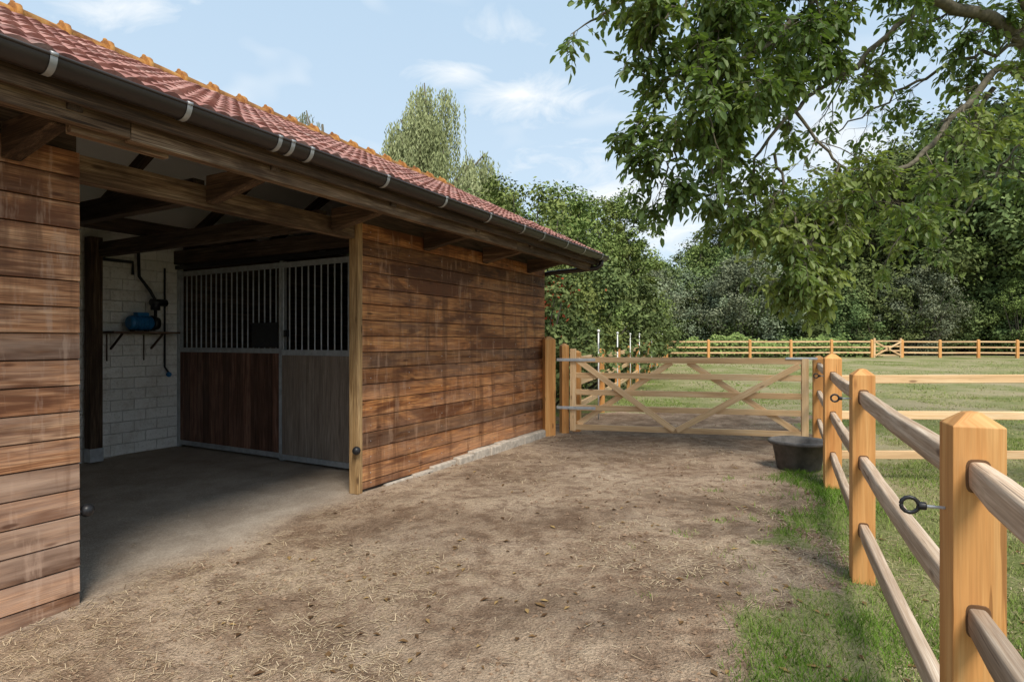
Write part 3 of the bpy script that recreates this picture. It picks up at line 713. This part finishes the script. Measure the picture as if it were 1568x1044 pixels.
def willow(name,x,y,H,rw,ns,seed,mat_=M_lw,lw=.04,nc=26):
    R=np.random.default_rng(seed); e=empty(name,(x,y,float(gz(x,y)))); V=[];rr=[]
    b=MB(); b.tube([(0,0,-.3),(.2,0,H*.3),(.0,.2,H*.55),(-.2,0,H*.85)],[H*.03,H*.024,H*.016,H*.004],8)
    for c in range(nc):
        a=R.random()*6.28; rad=rw*(.1+.9*R.random()**.6); top=H*(1.-.32*(rad/rw)**1.4)*(.86+.14*R.random()); cx,cy=math.cos(a)*rad,math.sin(a)*rad
        b.tube([(0,.1,H*(.35+.2*R.random())),(cx*.5,cy*.5,top*.85),(cx,cy,top)],[H*.009,H*.006,H*.002],5)
        tint=R.random()*.5
        for s_ in range(ns//nc):
            q=R.normal(size=2)*rw*.11; sx,sy=cx+q[0],cy+q[1]; zt=top-np.hypot(*q)*1.1+R.normal()*.2; Lh=H*(.10+.36*R.random()); m_=int(Lh/.10)
            zz_=zt-np.linspace(0,Lh,m_); out=np.linspace(0,1,m_)**.5*.5*R.random()
            C=np.stack([sx*(1+out*.15)+R.normal(size=m_)*.06,sy*(1+out*.15)+R.normal(size=m_)*.06,zz_],-1)
            n=m_; t=np.stack([R.normal(size=n)*.3,R.normal(size=n)*.3,-np.ones(n)],-1); t/=np.linalg.norm(t,axis=1,keepdims=True)
            bb=np.cross(t,R.normal(size=(n,3))); bb/=np.linalg.norm(bb,axis=1,keepdims=True)
            Lf=.26*(.7+.6*R.random(n)); t=t*Lf[:,None]/2; bb=bb*lw
            V.append(np.stack([C-t,C+bb,C+t,C-bb],1)); rr.append(np.clip(tint+R.random(n)*.5,0,1))
    poly_mesh('crown',np.concatenate(V),4,np.concatenate(rr),[mat_],e)
    b.obj('trunk',[M_bark2],e)
willow('willow_tree',-5.2,38,18.0,4.1,1250,5)
willow('willow_tree.001',-11.6,37,17.2,3.9,560,6,M_lg,.035)
willow('willow_tree.002',-2.3,41,14.4,2.8,420,8)

# ---------------------------------------------------------------- near walnut tree
wt=empty('walnut_tree'); b=MB(); LV=[];LR=[]
R=random.Random(12)
def rv(s=1): return Vector((R.gauss(0,s),R.gauss(0,s),R.gauss(0,s)))
def leaflet(p,d,up,L,Wd,tint):
    d=d.normalized(); s_=d.cross(up)
    if s_.length<1e-3: s_=d.cross(Vector((1,0,0)))
    s_.normalize(); u=s_.cross(d).normalized()
    curl=-u*L*.12
    P0=p;T_=p+d*L+curl
    l1=p+d*L*.3+s_*Wd*.5+u*Wd*.16; l2=p+d*L*.7+s_*Wd*.42+u*Wd*.12+curl*.4
    r1=p+d*L*.3-s_*Wd*.5+u*Wd*.16; r2=p+d*L*.7-s_*Wd*.42+u*Wd*.12+curl*.4
    LV.append([P0,T_,l2,l1]); LV.append([P0,r1,r2,T_]); t=min(1,max(0,tint+R.uniform(-.2,.2))); LR.extend([t,t])
def rachis(p,d,tint):
    d=(d+Vector((0,0,-.45))).normalized(); L=R.uniform(.12,.22); up=Vector((0,0,1))+rv(.35)
    k=R.choice([2,2,3]); s_=d.cross(Vector((0,0,1)))
    if s_.length<.01: s_=Vector((1,0,0))
    s_.normalize()
    end=p+d*L+Vector((0,0,-.03)); b.tube([p,end],[.0025,.0015],3,cap=False)
    for i in range(k):
        q=p.lerp(end,.3+.6*i/k)
        for sg in (-1,1):
            if R.random()<.85: leaflet(q,(s_*sg+d*.6+Vector((0,0,-.3))+rv(.2)),up+rv(.3),R.uniform(.065,.115),R.uniform(.036,.054),tint)
    leaflet(end,d+Vector((0,0,-.3))+rv(.15),up,R.uniform(.09,.125),.055,tint)
def twig(p,d,L,r,lv,tint,dens):
    pts=[p];q=p.copy();dd=d.normalized();n=4
    for i in range(n):
        dd=(dd+rv(.18)+Vector((0,0,-.07 if lv<2 else -.13))).normalized(); q=q+dd*L/n; pts.append(q.copy())
    b.tube(pts,[r*(1-.7*i/n) for i in range(n+1)],5 if lv<2 else 4,cap=False)
    if lv<2:
        m=R.choice([3,4]) if lv==0 else R.choice([1,2,3])
        for i in range(m):
            t=R.uniform(.2,1)*n; k=min(int(t),n-1); s=pts[k].lerp(pts[k+1],t-k)
            twig(s,(dd*.7+rv(.6)),L*R.uniform(.4,.65),r*.55,lv+1,tint,dens)
    if lv>=1:
        for i in range(2,n+1):
            if R.random()<dens:
                rachis(pts[i],dd*.4+rv(.7),tint)
        if R.random()<dens: rachis(pts[-1],dd,tint)
def catm(P,n=6):
    P=[Vector(p) for p in P]; Q=[P[0]*2-P[1]]+P+[P[-1]*2-P[-2]]; out=[]
    for i in range(1,len(Q)-2):
        for k in range(n):
            t=k/n; out.append(.5*((2*Q[i])+(Q[i+1]-Q[i-1])*t+(2*Q[i-1]-5*Q[i]+4*Q[i+1]-Q[i+2])*t*t+(3*Q[i]-Q[i-1]-3*Q[i+1]+Q[i+2])*t**3))
    out.append(P[-1]); return out
def limb(P,r0,r1,step,tl,dens,tint,start=.2):
    pts=catm(P); n=len(pts); pts=[p+rv(.025) if 0<i<n-1 else p for i,p in enumerate(pts)]
    b.tube(pts,[r0+(r1-r0)*(i/(n-1))**.8 for i in range(n)],8,cap=False)
    nxt=step
    tot=sum((pts[i+1]-pts[i]).length for i in range(n-1)); acc=0
    for i in range(n-1):
        seg=(pts[i+1]-pts[i]); acc+=seg.length
        while acc>nxt:
            nxt+=step*R.uniform(.6,1.4)
            f=acc/tot
            if f<start: continue
            dd=seg.normalized()*.55+rv(.55)+Vector((0,0,-.1))
            rr_=(r0+(r1-r0)*f)
            twig(pts[i],dd,tl*R.uniform(.6,1.2)*(1.1-.35*f),min(.014,rr_*.5),0,min(1,max(0,tint+R.uniform(-.25,.25))),dens*R.choice([.5,1,1.2]))
    twig(pts[-1],seg,tl*.7,r1,1,tint,dens)
b.tube(catm([(9,8.5,-.3),(8.9,8.5,1.2),(8.85,8.5,2.6),(8.9,8.6,4.2),(9.1,8.7,6.5),(9.3,8.8,8.5)]),[.24-.2*i/30 for i in range(31)],12)
limb([(8.88,8.55,3.4),(6.46,7.5,5.2),(4.89,7.0,5.5),(3.69,6.5,5.6),(2.5,6.2,5.4),(1.42,6.0,5.0),(.85,5.9,4.65)],.10,.012,.24,.6,.85,.5,.4)
limb([(8.87,8.5,3.0),(6.55,7.6,4.85),(5.5,7.2,4.35),(4.67,6.9,3.55),(3.8,6.7,3.1),(3.3,6.6,2.5)],.065,.010,.26,.55,.6,.75,.45)
limb([(3.69,6.5,5.6),(2.88,6.3,4.75),(2.15,6.2,4.15),(1.75,6.1,3.6),(1.55,6.0,3.1)],.035,.008,.15,.52,.95,.45,.15)
limb([(4.89,7.,5.5),(4.2,7,4.85),(3.3,6.9,4.12),(2.75,6.8,3.4),(2.85,6.8,2.7)],.04,.008,.26,.55,.5,.75,.2)
limb([(3.0,6.35,5.55),(2.3,6.0,4.9),(1.9,5.9,4.3),(2.0,5.9,3.5)],.03,.007,.17,.5,.95,.45,.1)
limb([(4.2,6.75,5.55),(3.4,6.8,4.9),(2.5,6.7,4.3),(2.2,6.7,3.6),(2.4,6.7,3.0)],.03,.007,.2,.5,.75,.5,.1)
limb([(2.2,6.15,5.3),(1.6,6.0,4.8),(1.3,6.0,4.4)],.02,.006,.2,.45,.9,.4,.1)
limb([(6.0,7.4,4.6),(5.6,7.6,3.9),(5.3,7.6,3.2),(4.9,7.6,2.7)],.03,.007,.28,.55,.5,.75,.2)
limb([(3.3,6.9,4.1),(3.7,6.8,3.4),(3.5,6.8,2.8),(3.1,6.7,2.3)],.02,.006,.17,.5,.85,.85,.2)
limb([(3.0,6.8,3.6),(3.1,6.7,3.0),(3.3,6.6,2.5),(3.5,6.6,2.1)],.018,.006,.16,.45,.85,.9,.1)
limb([(6.46,7.5,5.2),(5.6,7.6,5.0),(4.9,7.8,4.6),(4.3,7.9,4.2)],.03,.008,.3,.65,.25,.5,.15)
limb([(6.46,7.5,5.2),(6.1,7.2,5.7),(5.2,6.8,6.2),(4.2,6.5,6.4)],.04,.01,.5,.7,.6,.5,.15)
limb([(8.9,8.6,4.2),(7.6,7.6,5.8),(6.2,6.6,6.8),(4.6,5.8,7.1)],.08,.01,.6,.8,.6,.5,.3)
limb([(9.1,8.7,5.5),(8.2,8.8,6.8),(6.8,8.6,7.8),(5.0,8.4,8.2)],.08,.01,.6,.85,.6,.5,.3)
limb([(9.0,8.6,5),(10.5,8.4,6.3),(12,8.2,6.8)],.08,.01,.5,.9,.7,.5,.2)
limb([(9.1,8.7,6),(9.4,10,7),(9.5,11.5,7.2)],.07,.01,.5,.9,.7,.5,.2)
limb([(7.6,7.9,4.6),(7.2,8.4,4.2),(6.9,8.7,3.6),(6.6,8.9,3.1)],.03,.008,.4,.5,.4,.55,.2)
b.obj('trunk_and_branches',[M_bark2],wt)
me=bpy.data.meshes.new('leaves'); vv=[tuple(p) for q in LV for p in q]
me.from_pydata(vv,[],[(4*k,4*k+1,4*k+2,4*k+3) for k in range(len(LV))]); me.materials.append(M_ln)
a=me.attributes.new('rnd','FLOAT','FACE'); a.data.foreach_set('value',LR); me.update()
o=bpy.data.objects.new('leaves',me); S.collection.objects.link(o); o.parent=wt
print('leaf faces',len(LV))

# ---------------------------------------------------------------- world, sun, camera
EL=math.radians(54); SX,SY=.22,-.975; ROT=math.atan2(SX,SY)
W=bpy.data.worlds.new('World'); S.world=W; W.use_nodes=True; t=W.node_tree; t.nodes.clear()
def N(ty): return t.nodes.new(ty)
out=N('ShaderNodeOutputWorld'); bg=N('ShaderNodeBackground'); bg.inputs[1].default_value=.15; t.links.new(bg.outputs[0],out.inputs[0])
sky=N('ShaderNodeTexSky'); sky.sky_type='NISHITA'; sky.sun_disc=False; sky.sun_elevation=EL; sky.sun_rotation=ROT; sky.air_density=1.; sky.dust_density=1.; sky.ozone_density=1.5
tc=N('ShaderNodeTexCoord'); sp=N('ShaderNodeSeparateXYZ'); t.links.new(tc.outputs['Generated'],sp.inputs[0])
def mth(op,a,b_=0.,clamp=False):
    m=N('ShaderNodeMath'); m.operation=op; m.use_clamp=clamp
    for i,v in enumerate((a,b_)):
        if hasattr(v,'links'): t.links.new(v,m.inputs[i])
        else: m.inputs[i].default_value=v
    return m.outputs[0]
def wramp(f,stops):
    r=N('ShaderNodeValToRGB'); e=r.color_ramp.elements
    while len(e)<len(stops): e.new(.5)
    for i,(p,c) in enumerate(stops): e[i].position=p; e[i].color=(c,c,c,1)
    t.links.new(f,r.inputs[0]); return r.outputs[0]
def wmix(f,a,b_):
    m=N('ShaderNodeMix'); m.data_type='RGBA'
    for s_,v in ((m.inputs[0],f),(m.inputs[6],a),(m.inputs[7],b_)):
        if hasattr(v,'links'): t.links.new(v,s_)
        else: s_.default_value=v
    return m.outputs[2]
hz=wramp(sp.outputs[2],[(0.,1.),(.18,.7),(.5,.38),(1,.25)])
hazecol=wmix(hz,(3.3,4.9,6.5,1),(5.5,6.3,6.9,1))
base=wmix(.8,sky.outputs[0],hazecol)
def wnoise(scale,det=7,rough=.58,dist=.4,z=0.):
    zz=mth('ADD',mth('MAXIMUM',sp.outputs[2],0.),.22)
    cb=N('ShaderNodeCombineXYZ'); t.links.new(mth('DIVIDE',sp.outputs[0],zz),cb.inputs[0]); t.links.new(mth('DIVIDE',sp.outputs[1],zz),cb.inputs[1]); cb.inputs[2].default_value=z
    no=N('ShaderNodeTexNoise'); no.inputs['Scale'].default_value=scale; no.inputs['Detail'].default_value=det; no.inputs['Roughness'].default_value=rough; no.inputs['Distortion'].default_value=dist
    t.links.new(cb.outputs[0],no.inputs['Vector']); return no.outputs['Fac']
nB=wnoise(5.,6,.62,.6,3.); nA=wnoise(1.7,3)
cl=wramp(nA,[(.57,0.),(.72,.7)])
az=mth('DIVIDE',sp.outputs[0],mth('MAXIMUM',sp.outputs[1],.05)); el_=mth('DIVIDE',sp.outputs[2],mth('MAXIMUM',sp.outputs[1],.05))
for (cx,cz,sx_,sz_,k) in ((.01,.40,.10,.055,1.),(-.09,.45,.08,.03,.8),(.0,.53,.08,.05,.6),(-.66,.56,.16,.045,1.),(-.56,.42,.10,.03,.6),(.22,.22,.22,.16,.9),(.55,.35,.3,.12,.7)):
    dx=mth('DIVIDE',mth('SUBTRACT',az,cx),sx_); dz=mth('DIVIDE',mth('SUBTRACT',el_,cz),sz_)
    d2=mth('SQRT',mth('ADD',mth('MULTIPLY',dx,dx),mth('MULTIPLY',dz,dz)))
    v=mth('ADD',mth('SUBTRACT',1.,d2),mth('MULTIPLY',mth('SUBTRACT',nB,.5),3.2))
    v=mth('MULTIPLY',wramp(mth('MULTIPLY',v,.5),[(.08,0.),(.6,1.)]),k)
    cl=mth('MAXIMUM',cl,v)
fin=wmix(cl,base,(6.8,7.0,7.1,1))
t.links.new(fin,bg.inputs[0])
sl=bpy.data.lights.new('sun','SUN'); sl.energy=4.3; sl.angle=math.radians(22); sl.color=(1,.93,.82)
so=bpy.data.objects.new('sun',sl); S.collection.objects.link(so)
dv=Vector((SX*math.cos(EL),SY*math.cos(EL),math.sin(EL))); so.rotation_euler=dv.to_track_quat('Z','Y').to_euler()
cm=bpy.data.cameras.new('camera'); cm.lens=20.9; cm.sensor_width=36; cm.clip_end=3000; cm.clip_start=.05
co=bpy.data.objects.new('camera',cm); S.collection.objects.link(co); co.location=(0,0,1.45); co.rotation_euler=(math.radians(90),0,0); S.camera=co
S.view_settings.view_transform='Standard'; S.view_settings.look='None'; S.view_settings.exposure=0
